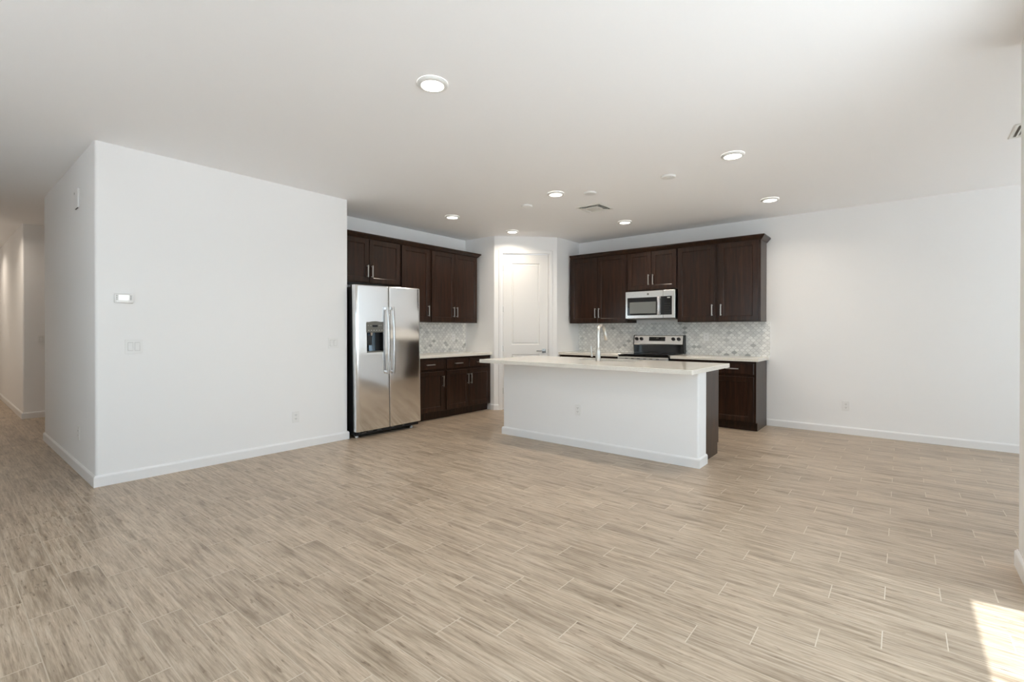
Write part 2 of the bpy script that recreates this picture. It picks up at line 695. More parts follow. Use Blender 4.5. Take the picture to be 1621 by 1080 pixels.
def baseboard(name, path, side):
    bm = sweep(bmesh.new(), path, BP, side)
    return struct(name, bm, M['trim'])


baseboard('baseboard_left', [(1.2, 7.507), (XH, 7.507), (XH, YL), (3.055, YL), (3.055, YL + 0.12)], -1)
baseboard('baseboard_hall', [(XH + 0.006, 13.99), (XH + 0.006, 9.55), (3.05, 9.55)], -1)
baseboard('baseboard_right', [(XR, 1.380), (XR, -3.37)], -1)
baseboard('baseboard_front', [(OX1 + 0.01, YW), (3.632, YW), (3.632, -3.37)], 1)
baseboard('baseboard_pantry', [(XP, 5.04), tuple(DA), at(0.072)], -1)

# pantry door: casing, jamb, slab, hinges, lever
ANG = math.atan2(dt.y, dt.x)
droot = bpy.data.objects.new('door_1', None)
COL.objects.link(droot)
droot.location = (DA.x, DA.y, 0)
droot.rotation_euler = (0, 0, ANG)
droot['kind'] = 'structure'
CS = [(0.0, 0.0), (0.0, -0.011), (0.012, -0.014), (0.045, -0.011), (0.055, -0.006), (0.055, 0.0)]   # (across, out)
bm = bmesh.new()


def casing(bm):
    # left leg, head and right leg, mitred; inner edges at SO0 / SO1 / OZ
    rings = []
    for (cx, cz, sx, sz) in ((SO0, 0.0, -1, 0), (SO0, OZ, -1, 1), (SO1, OZ, 1, 1), (SO1, 0.0, 1, 0)):
        rings.append([bm.verts.new((cx + sx * a, o, cz + sz * a)) for a, o in CS])
    n = len(CS)
    for r, q in zip(rings, rings[1:]):
        for i in range(n):
            bm.faces.new((r[i], r[(i + 1) % n], q[(i + 1) % n], q[i]))
    bm.faces.new(rings[0])
    bm.faces.new(rings[-1][::-1])


casing(bm)
put('casing', bm, M['trim'], droot)
bm = bmesh.new()
box(bm, SO0, SO0 + 0.013, 0.0, 0.12, 0, OZ)
box(bm, SO1 - 0.013, SO1, 0.0, 0.12, 0, OZ)
box(bm, SO0 + 0.013, SO1 - 0.013, 0.0, 0.12, OZ - 0.008, OZ)
box(bm, SO0 + 0.013, SO0 + 0.026, 0.052, 0.08, 0, OZ - 0.008)
box(bm, SO1 - 0.026, SO1 - 0.013, 0.052, 0.08, 0, OZ - 0.008)
put('jamb', bm, M['trim'], droot)


def moulded_slab(x0, x1, z0, z1, yf, th, panels, mw=0.030, rec=0.011, field=0.004):
    """door slab with moulded recessed panels in the front face at y = yf"""
    bm = bmesh.new()
    xs = sorted({x0, x1} | {p[0] for p in panels} | {p[1] for p in panels})
    zs = sorted({z0, z1} | {p[2] for p in panels} | {p[3] for p in panels})
    V = {}
    g = lambda x, y, z: V.setdefault((round(x, 5), round(y, 5), round(z, 5)), bm.verts.new((x, y, z)))
    for xa, xb in zip(xs, xs[1:]):
        for za, zb in zip(zs, zs[1:]):
            if any(p[0] <= xa and xb <= p[1] and p[2] <= za and zb <= p[3] for p in panels):
                continue
            bm.faces.new((g(xa, yf, za), g(xb, yf, za), g(xb, yf, zb), g(xa, yf, zb)))
    for (pa, pb, pc, pd) in panels:
        loops = []
        for ins, y in ((0, yf), (mw * 0.35, yf + rec), (mw * 0.6, yf + rec), (mw, yf + field)):
            loops.append([g(pa + ins, y, pc + ins), g(pb - ins, y, pc + ins), g(pb - ins, y, pd - ins), g(pa + ins, y, pd - ins)])
        for a, b in zip(loops, loops[1:]):
            for i in range(4):
                bm.faces.new((a[i], a[(i + 1) % 4], b[(i + 1) % 4], b[i]))
        bm.faces.new(loops[-1])
    yb = yf + th
    bm.faces.new((g(x0, yb, z0), g(x0, yb, z1), g(x1, yb, z1), g(x1, yb, z0)))
    fr = lambda pts: bm.faces.new([g(*p) for p in pts])
    fr([(x0, yf, z) for z in zs] + [(x0, yb, z1), (x0, yb, z0)])
    fr([(x1, yf, z) for z in zs] + [(x1, yb, z1), (x1, yb, z0)])
    fr([(x, yf, z0) for x in xs] + [(x1, yb, z0), (x0, yb, z0)])
    fr([(x, yf, z1) for x in xs] + [(x1, yb, z1), (x0, yb, z1)])
    bmesh.ops.remove_doubles(bm, verts=bm.verts, dist=1e-6)
    return bm


put('door_panel', moulded_slab(SO0 + 0.017, SO1 - 0.017, 0.012, OZ - 0.0135, 0.016, 0.035,
                               [(0.278, 0.728, 1.030, 2.318), (0.278, 0.728, 0.215, 0.875)]), M['door'], droot)
for hz in (2.235, 1.587, 0.967, 0.30):
    bm = bmesh.new()
    tube(bm, [(SO0 + 0.015, 0.006, hz - 0.045), (SO0 + 0.015, 0.006, hz + 0.045)], 0.006, 8)
    put('hinge', bm, M['hinge'], droot)
lev = put('door_handle', bx(0.766, 0.828, 0.008, 0.016, 0.899, 0.961, 0.002), M['chrome'], droot)
bm = bmesh.new()
tube(bm, [(0.797, 0.010, 0.93), (0.797, -0.042, 0.93)], 0.010, 12)
box(bm, 0.668, 0.808, -0.052, -0.038, 0.922, 0.938, 0.003)
put('lever', bm, M['chrome'], lev)
put('strike_plate', bx(SO1 - 0.0150, SO1 - 0.0128, 0.014, 0.04, 0.90, 0.96), M['hinge'], droot)


# ------------------------------------------------------------------ cabinet kit (local x right, y into the wall, z up; face frame at y = 0)
def shaker(W, Hh, t=0.019, st=0.057, rec=0.009, ch=0.0025):
    bm = bmesh.new()
    rings = []
    for ins, y in ((0, 0.0), (0, -t + ch), (ch, -t), (st, -t), (st + 0.005, -t + 0.002), (st + 0.009, -t + rec)):
        rings.append([bm.verts.new((x, y, z)) for x, z in ((ins, ins), (W - ins, ins), (W - ins, Hh - ins), (ins, Hh - ins))])
    for a, b in zip(rings, rings[1:]):
        for i in range(4):
            bm.faces.new((a[i], a[(i + 1) % 4], b[(i + 1) % 4], b[i]))
    bm.faces.new(rings[0][::-1])
    bm.faces.new(rings[-1])
    return bm


def pull(L=0.152):
    """bar pull along local z, standing out in -y, centred on the origin"""
    bm = bmesh.new()
    box(bm, -0.0065, 0.0065, -0.034, -0.024, -L / 2, L / 2, 0.002)
    for s in (-1, 1):
        box(bm, -0.0055, 0.0055, -0.026, 0.0, s * (L / 2 - 0.011) - 0.005, s * (L / 2 - 0.011) + 0.005, 0.0015)
    return bm


_pull = {}


def add_pull(parent, x, y, z, horizontal=False, L=0.152):
    key = round(L, 3)
    if key not in _pull:
        _pull[key] = put('handle', pull(L), M['nickel'], parent)
        o = _pull[key]
    else:
        o = _pull[key].copy()
        COL.objects.link(o)
        o.parent = parent
    o.location = (x, y, z)
    o.rotation_euler = (0, PI / 2 if horizontal else 0, 0)
    return o


def door_leaf(parent, x0, x1, z0, z1, pull_at=None, t=0.019):
    d = put('door', shaker(x1 - x0, z1 - z0, t), M['wood'], parent, loc=(x0, -0.001, z0))
    if pull_at:
        add_pull(d, pull_at[0] - x0, -t, pull_at[1] - z0)
    return d


def drawer(parent, x0, x1, z0, z1, t=0.019):
    W, Hh = x1 - x0, z1 - z0
    bm = bmesh.new()
    rings = []
    for ins, y in ((0, 0.0), (0, -t + 0.006), (0.006, -t)):
        rings.append([bm.verts.new((x, y, z)) for x, z in ((ins, ins), (W - ins, ins), (W - ins, Hh - ins), (ins, Hh - ins))])
    for a, b in zip(rings, rings[1:]):
        for i in range(4):
            bm.faces.new((a[i], a[(i + 1) % 4], b[(i + 1) % 4], b[i]))
    bm.faces.new(rings[0][::-1])
    bm.faces.new(rings[-1])
    d = put('drawer', bm, M['wood'], parent, loc=(x0, -0.001, z0))
    add_pull(d, W / 2, -t, Hh / 2, True)
    return d


RX = -PI / 2         # facing -X (range wall)
WALL_BOT, WALL_TOP = 1.372, 2.438
GC = 'espresso wall cabinets'
GB = 'espresso base cabinets'


def wall_cab(label, loc, rz, W, D, z0, doors, z1=WALL_TOP):
    r = thing('wall_cabinet', label, 'cabinet', (loc[0], loc[1], z0), rz)
    hh = z1 - z0
    put('body', bx(0.0006, W - 0.0006, 0, D - 0.001, 0, hh, 0.0012, 1), M['wood'], r)
    for (a, b, side) in doors:
        px = None
        if side == 'L':
            px = a + 0.030
        elif side == 'R':
            px = b - 0.030
        door_leaf(r, a, b, 0.012, hh - 0.030, (px, 0.157 if hh > 0.8 else 0.152) if px else None)
    return r


# fridge-wall uppers (front plane y = 5.27)
YF = 5.277
DL = YB - YF
wall_cab('short two-door espresso cabinet above the refrigerator', (3.058, YF), 0, 1.000, DL, 1.848,
         [(0.030, 0.500, 'R'), (0.506, 0.985, 'L')])
wall_cab('narrow single-door espresso wall cabinet just right of the refrigerator top', (4.060, YF), 0, 0.527, DL, WALL_BOT,
         [(0.016, 0.506, 'R')])
wall_cab('tall two-door espresso wall cabinet at the end of the run next to the pantry', (4.589, YF), 0, 0.985, DL, WALL_BOT,
         [(0.020, 0.472, 'R'), (0.478, 0.965, 'L')])
# range-wall uppers (front plane x = 6.70)
XF = 6.70
DRr = XR - XF
wall_cab('tall two-door espresso wall cabinet left of the microwave', (XF, 4.240), RX, 1.020, DRr, WALL_BOT,
         [(0.030, 0.520, 'R'), (0.526, 1.000, 'L')])
wall_cab('short two-door espresso wall cabinet directly above the microwave', (XF, 3.218), RX, 0.761, DRr, 1.845,
         [(0.014, 0.378, 'R'), (0.384, 0.748, 'L')])
wall_cab('single-door espresso wall cabinet immediately right of the microwave', (XF, 2.455), RX, 0.531, DRr, WALL_BOT,
         [(0.012, 0.508, 'R')])
wall_cab('rightmost single-door espresso wall cabinet with a bare side facing the open wall', (XF, 1.922), RX, 0.532, DRr, WALL_BOT,
         [(0.028, 0.500, 'L')])

# crown mouldings
CP = [(-0.001, 2.412), (0.006, 2.412), (0.009, 2.420), (0.016, 2.424), (0.038, 2.452), (0.047, 2.458), (0.047, 2.476), (0.0, 2.476), (-0.001, 2.44)]
o = put('crown_moulding', sweep(bmesh.new(), [(3.058, YF), (5.5745, YF), (5.5745, YB - 0.001)], CP, -1), M['wood'])
tag(o, 'dark crown moulding along the cabinet tops above the refrigerator', 'moulding')
o = put('crown_moulding', sweep(bmesh.new(), [(XF, 4.222), (XF, 1.3895), (XR - 0.001, 1.3895)], CP, -1), M['wood'])
tag(o, 'dark crown moulding along the cabinet tops above the microwave', 'moulding')

CT, CB = 0.908, 0.870     # countertop top and underside


def base_cab(label, loc, rz, W, D, drawers, doors, toe=0.062, side=None, zt=CB - 0.001):
    r = thing('base_cabinet', label, 'cabinet', (loc[0], loc[1], 0), rz)
    bm = bmesh.new()
    prof = [(0, 0.105), (toe, 0.105), (toe, 0.0005), (D - 0.001, 0.0005), (D - 0.001, zt), (0, zt)]
    lo = [bm.verts.new((0.0006, y, z)) for y, z in prof]
    hi = [bm.verts.new((W - 0.0006, y, z)) for y, z in prof]
    for i in range(6):
        bm.faces.new((lo[i], lo[(i + 1) % 6], hi[(i + 1) % 6], hi[i]))
    bm.faces.new(lo[::-1])
    bm.faces.new(hi)
    put('body', bm, M['wood'], r)
    for a, b in drawers:
        drawer(r, a, b, 0.705, 0.845)
    for a, b, s in doors:
        px = a + 0.030 if s == 'L' else b - 0.030
        door_leaf(r, a, b, 0.120, 0.675, (px, 0.535))
    return r


YBF = 5.052
base_cab('single-door espresso base cabinet with one drawer right of the refrigerator', (4.075, YBF), 0, 0.585, YB - YBF,
         [(0.030, 0.565)], [(0.030, 0.565, 'R')])
base_cab('two-door espresso base cabinet beside the pantry corner', (4.661, YBF), 0, 0.980, YB - YBF,
         [(0.028, 0.480), (0.490, 0.950)], [(0.028, 0.478, 'R'), (0.484, 0.950, 'L')])
XBF = 6.445
DB_ = XR - XBF
base_cab('espresso base cabinet on the range wall with its bare side facing the open wall', (XBF, 1.917), RX, 0.532, DB_,
         [(0.018, 0.505)], [(0.018, 0.505, 'L')])
base_cab('espresso base cabinet tucked immediately right of the range', (XBF, 2.449), RX, 0.531, DB_,
         [(0.018, 0.505)], [(0.018, 0.505, 'R')])
base_cab('espresso base cabinet left of the range behind the island', (XBF, 4.262), RX, 1.045, DB_,
         [(0.075, 0.535), (0.545, 1.025)], [(0.075, 0.535, 'R'), (0.545, 1.025, 'L')])

# countertops
LIP = lambda e: True


def slab(name, label, poly, zb=CB, zt=CT, bev=0.004):
    bm = prism(bmesh.new(), poly, zb, zt)
    bmesh.ops.recalc_face_normals(bm, faces=bm.faces)
    es = [e for e in bm.edges if abs(e.verts[0].co.z - e.verts[1].co.z) < 1e-6 and e.verts[0].co.z > (zb + zt) / 2]
    es += [e for e in bm.edges if abs(e.verts[0].co.z - e.verts[1].co.z) > 0.01]
    bmesh.ops.bevel(bm, geom=es, offset=bev, segments=2, affect='EDGES', profile=0.5)
    return tag(put(name, bm, M['quartz']), label, 'countertop')


slab('countertop', 'white quartz countertop right of the refrigerator', [(4.06, 5.015), (XP - 0.001, 5.015), (XP - 0.001, YB - 0.001), (4.06, YB - 0.001)])
slab('countertop', 'white quartz countertop between the range and the bare right wall', [(6.405, 1.358), (XR - 0.001, 1.358), (XR - 0.001, 2.450), (6.405, 2.450)])
slab('countertop', 'white quartz countertop left of the range by the pantry wall', [(6.405, 3.216), (XR - 0.001, 3.216), (XR - 0.001, YP - 0.001), (6.405, YP - 0.001)])


# backsplashes
def splash(label, loc, rz, W, z0, z1):
    o = put('tile_backsplash', bx(0, W, 0.0, 0.009, z0, z1), M['splash'], loc=(loc[0], loc[1], 0), rotz=rz)
    return tag(o, label, 'backsplash')


splash('small marble lantern-tile backsplash beside the refrigerator', (4.03, YB - 0.010), 0, XP - 0.002 - 4.03, CT, WALL_BOT)
splash('long marble lantern-tile backsplash behind the range', (XR - 0.010, YP - 0.002), RX, YP - 0.002 - 1.345, CT, WALL_BOT)

# ------------------------------------------------------------------ island
IX0, IX1, IY0, IY1 = 4.405, 4.62, 1.420, 3.733
isl = thing('kitchen_island', 'white painted half wall of the kitchen island facing the room', 'island', (0, 0, 0))
bm = prism(bmesh.new(), rounded([(IX0, IY0), (IX1, IY0), (IX1, IY1), (IX0, IY1)], {0: 0.018, 3: 0.018, 1: 0.004, 2: 0.004}), 0.0005, 0.8695)
put('half_wall', bm, M['wall'], isl, True)
put('baseboard', sweep(bmesh.new(), [(IX1, IY1), (IX0, IY1), (IX0, IY0), (IX1 + 0.008, IY0)], [(o_, max(z_, 0.0005)) for o_, z_ in BP], -1), M['trim'], isl)

ic = thing('island_cabinet', 'espresso cabinet run on the kitchen side of the island', 'cabinet', (5.135, IY0 + 0.036, 0), PI / 2)
# local x = +Y, local y = -X
W = IY1 - IY0 - 0.05
bm = bmesh.new()
prof = [(0, 0.105), (0.055, 0.105), (0.055, 0.0005), (0.5145, 0.0005), (0.5145, 0.869), (0, 0.869)]
lo = [bm.verts.new((0, y, z)) for y, z in prof]
hi = [bm.verts.new((W, y, z)) for y, z in prof]
for i in range(6):
    bm.faces.new((lo[i], lo[(i + 1) % 6], hi[(i + 1) % 6], hi[i]))
# open underneath the sink: the top is left open
bm.faces.new(lo[::-1])
bm.faces.new(hi)
top = [f for f in bm.faces if all(v.co.z > 0.86 for v in f.verts)]
bmesh.ops.delete(bm, geom=top, context='FACES_ONLY')
put('body', bm, M['wood'], ic)
put('end_panel', bx(-0.0065, -0.0005, 0.055, 0.5145, 0.0005, 0.869, 0.001, 1), M['wood'], ic)
seg = [(0.02, 0.55), (0.56, 1.02), (1.03, 1.49), (1.50, W - 0.03)]
for a, b in seg:
    door_leaf(ic, a, b, 0.120, 0.675, (b - 0.03, 0.535))
    drawer(ic, a, b, 0.705, 0.845)

# island countertop with a sink cut-out
TX0, TX1, TY0, TY1 = 4.105, 5.245, 1.375, 3.855
SX0, SX1, SY0, SY1 = 4.800, 5.125, 2.245, 2.935
ZT, ZB = 0.910, 0.8705
bm = bmesh.new()
outer = rounded([(TX0, TY0), (TX1, TY0), (TX1, TY1), (TX0, TY1)], {i: 0.012 for i in range(4)}, 3)
inner = rounded([(SX0, SY0), (SX1, SY0), (SX1, SY1), (SX0, SY1)], {i: 0.03 for i in range(4)}, 3)
CH = 0.003


def inset(poly, d):
    cx = sum(p[0] for p in poly) / len(poly)
    cy = sum(p[1] for p in poly) / len(poly)
    sx = max(p[0] for p in poly) - cx
    sy = max(p[1] for p in poly) - cy
    return [(cx + (p[0] - cx) * (1 - d / sx), cy + (p[1] - cy) * (1 - d / sy)) for p in poly]


ob = [bm.verts.new((x, y, ZB)) for x, y in outer]
om = [bm.verts.new((x, y, ZT - CH)) for x, y in outer]
ot = [bm.verts.new((x, y, ZT)) for x, y in inset(outer, CH)]
it = [bm.verts.new((x, y, ZT)) for x, y in inner]
ib = [bm.verts.new((x, y, ZB)) for x, y in inner]
n = len(outer)
for i in range(n):
    j = (i + 1) % n
    bm.faces.new((ob[i], ob[j], om[j], om[i]))
    bm.faces.new((om[i], om[j], ot[j], ot[i]))
    bm.faces.new((ot[i], ot[j], it[j], it[i]))
    bm.faces.new((it[i], it[j], ib[j], ib[i]))
    bm.faces.new((ib[i], ib[j], ob[j], ob[i]))
tag(put('island_countertop', bm, M['quartz']), 'large white quartz countertop overhanging the island', 'countertop')

# undermount sink
sk = thing('kitchen_sink', 'stainless undermount sink set in the island countertop', 'sink', (0, 0, ZB - 0.0005))
bm = bmesh.new()
rim = rounded([(SX0 - 0.010, SY0 - 0.012), (SX1 + 0.006, SY0 - 0.012), (SX1 + 0.006, SY1 + 0.012), (SX0 - 0.010, SY1 + 0.012)], {i: 0.04 for i in range(4)}, 4)
l0 = [bm.verts.new((x, y, 0)) for x, y in rim]
l1 = [bm.verts.new((x, y, -0.0015)) for x, y in inset(rim, 0.008)]
l2 = [bm.verts.new((x, y, -0.19)) for x, y in inset(rim, 0.014)]
l3 = [bm.verts.new((x, y, -0.205)) for x, y in inset(rim, 0.03)]
for a, b in ((l0, l1), (l1, l2), (l2, l3)):
    for i in range(len(a)):
        j = (i + 1) % len(a)
        bm.faces.new((a[i], a[j], b[j], b[i]))
bm.faces.new(l3)
put('basin', bm, M['steel'], sk, True)
bm = lathe(bmesh.new(), [(0.0, 0.002), (0.036, 0.002), (0.042, 0.0005), (0.042, 0.0)], 20)
put('drain', bm, M['chrome'], sk, True, loc=((SX0 + SX1) / 2, (SY0 + SY1) / 2, -0.205))

# faucet: root on the countertop, spout reaching toward +X over the sink
fx, fy = 4.715, 2.615
fa = thing('kitchen_faucet', 'brushed nickel gooseneck faucet standing on the island countertop', 'faucet', (fx, fy, ZT), 0)
bm = lathe(bmesh.new(), [(0.0, 0.0), (0.030, 0.0), (0.031, 0.004), (0.0285, 0.008), (0.0280, 0.115), (0.027, 0.125), (0.020, 0.145), (0.018, 0.15), (0.0, 0.15)], 24)
put('body', bm, M['nickel'], fa, True)
pts = [(0, 0, 0.140), (0, 0, 0.200), (0, 0, 0.300)]
for q in range(1, 13):
    a = PI - q / 12 * (PI * 0.93)
    pts.append((0.077 + 0.077 * math.cos(a), 0, 0.312 + 0.082 * math.sin(a)))
put('spout', tube(bmesh.new(), pts, 0.0185, 16), M['nickel'], fa, True)
e = Vector(pts[-1])
d = (e - Vector(pts[-2])).normalized()
bm = tube(bmesh.new(), [e - d * 0.004, e + d * 0.012, e + d * 0.014, e + d * 0.05, e + d * 0.098, e + d * 0.103], [0.017, 0.017, 0.0185, 0.020, 0.0225, 0.020], 16)
sh = put('spray_head', bm, M['nickel'], fa, True)
bm = bx(-0.006, 0.006, -0.003, 0.003, -0.02, 0.02, 0.002)
put('spray_button', bm, M['slot'], sh, False, loc=(e + d * 0.05 + Vector((0.020, 0, 0))))
bm = bmesh.new()
tube(bm, [(0, 0.02, 0.080), (0, 0.078, 0.080)], 0.011, 12)
tube(bm, [(0.0, 0.078, 0.045), (0.0, 0.078, 0.070), (0.0, 0.082, 0.10), (0.0, 0.090, 0.165)], [0.012, 0.013, 0.010, 0.009], 10)
put('lever', bm, M['nickel'], fa, True)

# ------------------------------------------------------------------ refrigerator (local x right, y into the wall)
FR = thing('refrigerator', 'stainless side-by-side refrigerator with black sides in its wall recess', 'refrigerator', (3.098, 4.808, 0.0))
FW, FZ0, FZ1 = 0.926, 0.078, 1.772
TILT = math.radians(0.75)
FR.rotation_euler = (0, -TILT, math.radians(-1.5))
put('case', bx(0.004, FW - 0.004, 0.085, 0.765, 0.035, 1.752, 0.004), M['case'], FR)
put('base_grille', bx(0.015, FW - 0.015, 0.055, 0.085, 0.028, 0.074), M['black'], FR)
for (a, b, zz) in ((0.05, 0.075, 0.05), (0.09, 0.15, 0.047), (0.17, 0.24, 0.055), (0.30, 0.36, 0.05), (0.50, 0.54, 0.055), (0.66, 0.69, 0.05)):
    put('grille_slot', bx(a, b, 0.049, 0.0545, zz, zz + 0.006), M['greypanel'], FR)


def fridge_door(x0, x1, rl, rr, hole=None):
    """contoured door: bowed front with rounded vertical edges, optional rectangular hole"""
    bm = bmesh.new()
    W_ = x1 - x0
    th = 0.075

    def front(x):
        u = (x - FW / 2) / (FW / 2)
        return 0.004 * u * u
    cols = []
    n_ = 8
    # rounded left edge
    for q in range(n_ + 1):
        a = q / n_ * PI / 2
        cols.append((x0 + rl * (1 - math.sin(a)) if False else x0 + rl - rl * math.cos(a), front(x0 + rl) + rl - rl * math.sin(a)))
    xs_mid = [x0 + rl + (W_ - rl - rr) * t / 14 for t in range(1, 14)]
    if hole:
        xs_mid = [x for x in xs_mid if min(abs(x - hole[0]), abs(x - hole[1])) > 0.008] + [hole[0], hole[1]]
    cols += [(x, front(x)) for x in sorted(xs_mid)]
    for q in range(n_ + 1):
        a = PI / 2 - q / n_ * PI / 2
        cols.append((x1 - rr + rr * math.cos(a), front(x1 - rr) + rr - rr * math.sin(a)))
    zs = [FZ0, FZ0 + 0.004, FZ1 - 0.010, FZ1]
    if hole:
        zs = [FZ0, FZ0 + 0.004, hole[2], hole[3], FZ1 - 0.010, FZ1]
    G = []
    for z in zs:
        sh = 0.008 if z == FZ1 else (0.003 if z == FZ0 else 0.0)
        G.append([bm.verts.new((x, y + sh, z)) for x, y in cols])
    for r in range(len(zs) - 1):
        for c in range(len(cols) - 1):
            if hole and zs[r] >= hole[2] - 1e-6 and zs[r + 1] <= hole[3] + 1e-6 and cols[c][0] >= hole[0] - 1e-6 and cols[c + 1][0] <= hole[1] + 1e-6:
                continue
            bm.faces.new((G[r][c], G[r][c + 1], G[r + 1][c + 1], G[r + 1][c]))
    # sides, back, top, bottom
    bl = [bm.verts.new((x0, th, z)) for z in zs]
    br = [bm.verts.new((x1, th, z)) for z in zs]
    for r in range(len(zs) - 1):
        bm.faces.new((bl[r], G[r][0], G[r + 1][0], bl[r + 1]))
        bm.faces.new((G[r][-1], br[r], br[r + 1], G[r + 1][-1]))
    bm.faces.new([*G[-1], br[-1], bl[-1]])
    bm.faces.new([*G[0][::-1], bl[0], br[0]])
    bm.faces.new((*bl, *br[::-1]))
    return bm


SPL = 0.445
HL = (0.138, 0.362, 0.985, 1.345)
dl = put('freezer_door', fridge_door(0.0, SPL - 0.004, 0.030, 0.008, HL), M['fridge_steel'], FR, True)
dr = put('refrigerator_door', fridge_door(SPL + 0.004, FW, 0.008, 0.030), M['fridge_steel'], FR, True)
# ice and water dispenser inside the hole
disp = put('dispenser', None or (lambda bm: (
    bm.faces.new([bm.verts.new(p) for p in ((HL[0], 0.066, HL[2]), (HL[1], 0.066, HL[2]), (HL[1], 0.066, HL[3]), (HL[0], 0.066, HL[3]))]),
    bm.faces.new([bm.verts.new(p) for p in ((HL[0], 0.012, HL[2]), (HL[0], 0.066, HL[2]), (HL[0], 0.066, HL[3]), (HL[0], 0.012, HL[3]))]),
    bm.faces.new([bm.verts.new(p) for p in ((HL[1], 0.004, HL[2]), (HL[1], 0.066, HL[2]), (HL[1], 0.066, HL[3]), (HL[1], 0.004, HL[3]))]),
    bm.faces.new([bm.verts.new(p) for p in ((HL[0], 0.012, HL[2]), (HL[1], 0.004, HL[2]), (HL[1], 0.066, HL[2]), (HL[0], 0.066, HL[2]))]),
    bm.faces.new([bm.verts.new(p) for p in ((HL[0], 0.012, HL[3]), (HL[1], 0.004, HL[3]), (HL[1], 0.066, HL[3]), (HL[0], 0.066, HL[3]))]),
    bm)[-1])(bmesh.new()), M['black'], dl)
# control panel with an arched top
bm = bmesh.new()
poly = [(HL[0] - 0.004, 1.222), (HL[1] + 0.004, 1.222), (HL[1] + 0.004, 1.335)]
for q in range(9):
    t = q / 8
    poly.append((HL[1] + 0.004 - t * (HL[1] - HL[0] + 0.008), 1.335 + 0.018 * math.sin(PI * t)))
poly.append((HL[0] - 0.004, 1.335))
poly = [p for i, p in enumerate(poly) if i == 0 or (abs(p[0] - poly[i - 1][0]) + abs(p[1] - poly[i - 1][1])) > 1e-5]
fv = [bm.verts.new((x, -0.006 if False else 0.0, z)) for x, z in poly]
bv = [bm.verts.new((x, 0.030, z)) for x, z in poly]
for i in range(len(poly)):
    j = (i + 1) % len(poly)
    bm.faces.new((fv[i], fv[j], bv[j], bv[i]))
bm.faces.new(fv)
bm.faces.new(bv[::-1])
cp = put('control_panel', bm, M['greypanel'], dl)
put('display', bx(0.215, 0.285, -0.0012, 0.0, 1.285, 1.308), M['blackgloss'], cp)
for q in range(6):
    xq = 0.157 + q * 0.036
    put('button', bx(xq, xq + 0.014, -0.0012, 0.0, 1.243, 1.249), M['mark'], cp)
for xq in (0.155, 0.19, 0.305, 0.33):
    put('button', bx(xq, xq + 0.008, -0.0012, 0.0, 1.300, 1.306), M['mark'], cp)
# chute, paddle, steel-blue curved back and tray
bm = lathe(bmesh.new(), [(0.0, 0.0), (0.018, 0.0), (0.022, 0.02), (0.026, 0.035), (0.0, 0.035)], 16)
put('ice_chute', bm, M['chrome'], dl, True, loc=(0.222, 0.038, 1.185))
bm = bx(0.160, 0.232, 0.036, 0.042, 1.070, 1.185, 0.004)
put('paddle', bm, M['black'], dl)
bm = bmesh.new()
ring = []
for q in range(9):
    a = q / 8 * PI
    ring.append((0.245 - 0.055 * math.cos(a), 0.0655 - 0.022 * math.sin(a)))
a_ = [bm.verts.new((x, y, 0.995)) for x, y in ring]
b_ = [bm.verts.new((x, y, 1.215)) for x, y in ring]
for q in range(8):
    bm.faces.new((a_[q], a_[q + 1], b_[q + 1], b_[q]))
put('dispenser_back', bm, M['water'], dl, True)
bm = bx(HL[0] + 0.004, HL[1] - 0.004, -0.001, 0.06, HL[2] + 0.001, HL[2] + 0.016, 0.003)
put('drip_tray', bm, M['greypanel'], dl)
# long bowed handles beside the split
for (xx, par) in ((0.403, dl), (0.480, dr)):
    bm = bmesh.new()
    pts, K = [], 24
    sect = [(-0.016, 0.004), (-0.012, -0.006), (0.0, -0.009), (0.012, -0.006), (0.016, 0.004), (0.010, 0.009), (-0.010, 0.009)]
    rings = []
    for q in range(K + 1):
        t = q / K
        z = 0.722 + t * 0.805
        y = -0.036 - 0.020 * math.sin(PI * t) ** 0.8
        rings.append([bm.verts.new((xx + sx_, y + sy_, z)) for sx_, sy_ in sect])
    for a, b in zip(rings, rings[1:]):
        for i in range(len(sect)):
            j = (i + 1) % len(sect)
            bm.faces.new((a[i], a[j], b[j], b[i]))
    bm.faces.new(rings[0][::-1])
    bm.faces.new(rings[-1])
    for z in (0.722, 1.490):
        box(bm, xx - 0.013, xx + 0.013, -0.034, 0.003, z, z + 0.037, 0.003)
    put('handle', bm, M['handle'], par, True)
# round badge on the right door
bm = lathe(bmesh.new(), [(0.0, -0.003), (0.011, -0.003), (0.0125, -0.0025)], 24)
lathe(bm, [(0.0150, -0.002), (0.0165, -0.0035), (0.0180, -0.002), (0.0180, 0.002)], 24)
bd = put('badge', bm, M['darkmark'], dr, True, loc=(0.838, 0.0135, 1.706))
bd.rotation_euler = (-PI / 2 + 0, 0, 0)
bd.rotation_euler = (-PI / 2, 0, 0)
# hinge covers and feet
for xx in (0.03, FW - 0.11):
    put('hinge_cover', bx(xx, xx + 0.08, 0.02, 0.16, 1.7525, 1.776, 0.004), M['case'], FR)
for xx in (0.055, FW - 0.09):
    bm = lathe(bmesh.new(), [(0.0, 0.0), (0.019, 0.0), (0.021, 0.006), (0.016, 0.018), (0.008, 0.020), (0.008, 0.046), (0.0, 0.046)], 16)
    put('foot', bm, M['foot'], FR, True, loc=(xx, 0.105, 0.0 - xx * math.sin(TILT) + 0.0008))
for xx in (0.055, FW - 0.09):
    bm = lathe(bmesh.new(), [(0.0, 0.0), (0.016, 0.0), (0.018, 0.006), (0.008, 0.010), (0.008, 0.046), (0.0, 0.046)], 12)
    put('foot', bm, M['black'], FR, True, loc=(xx, 0.70, 0.0 - xx * math.sin(TILT) + 0.0008))

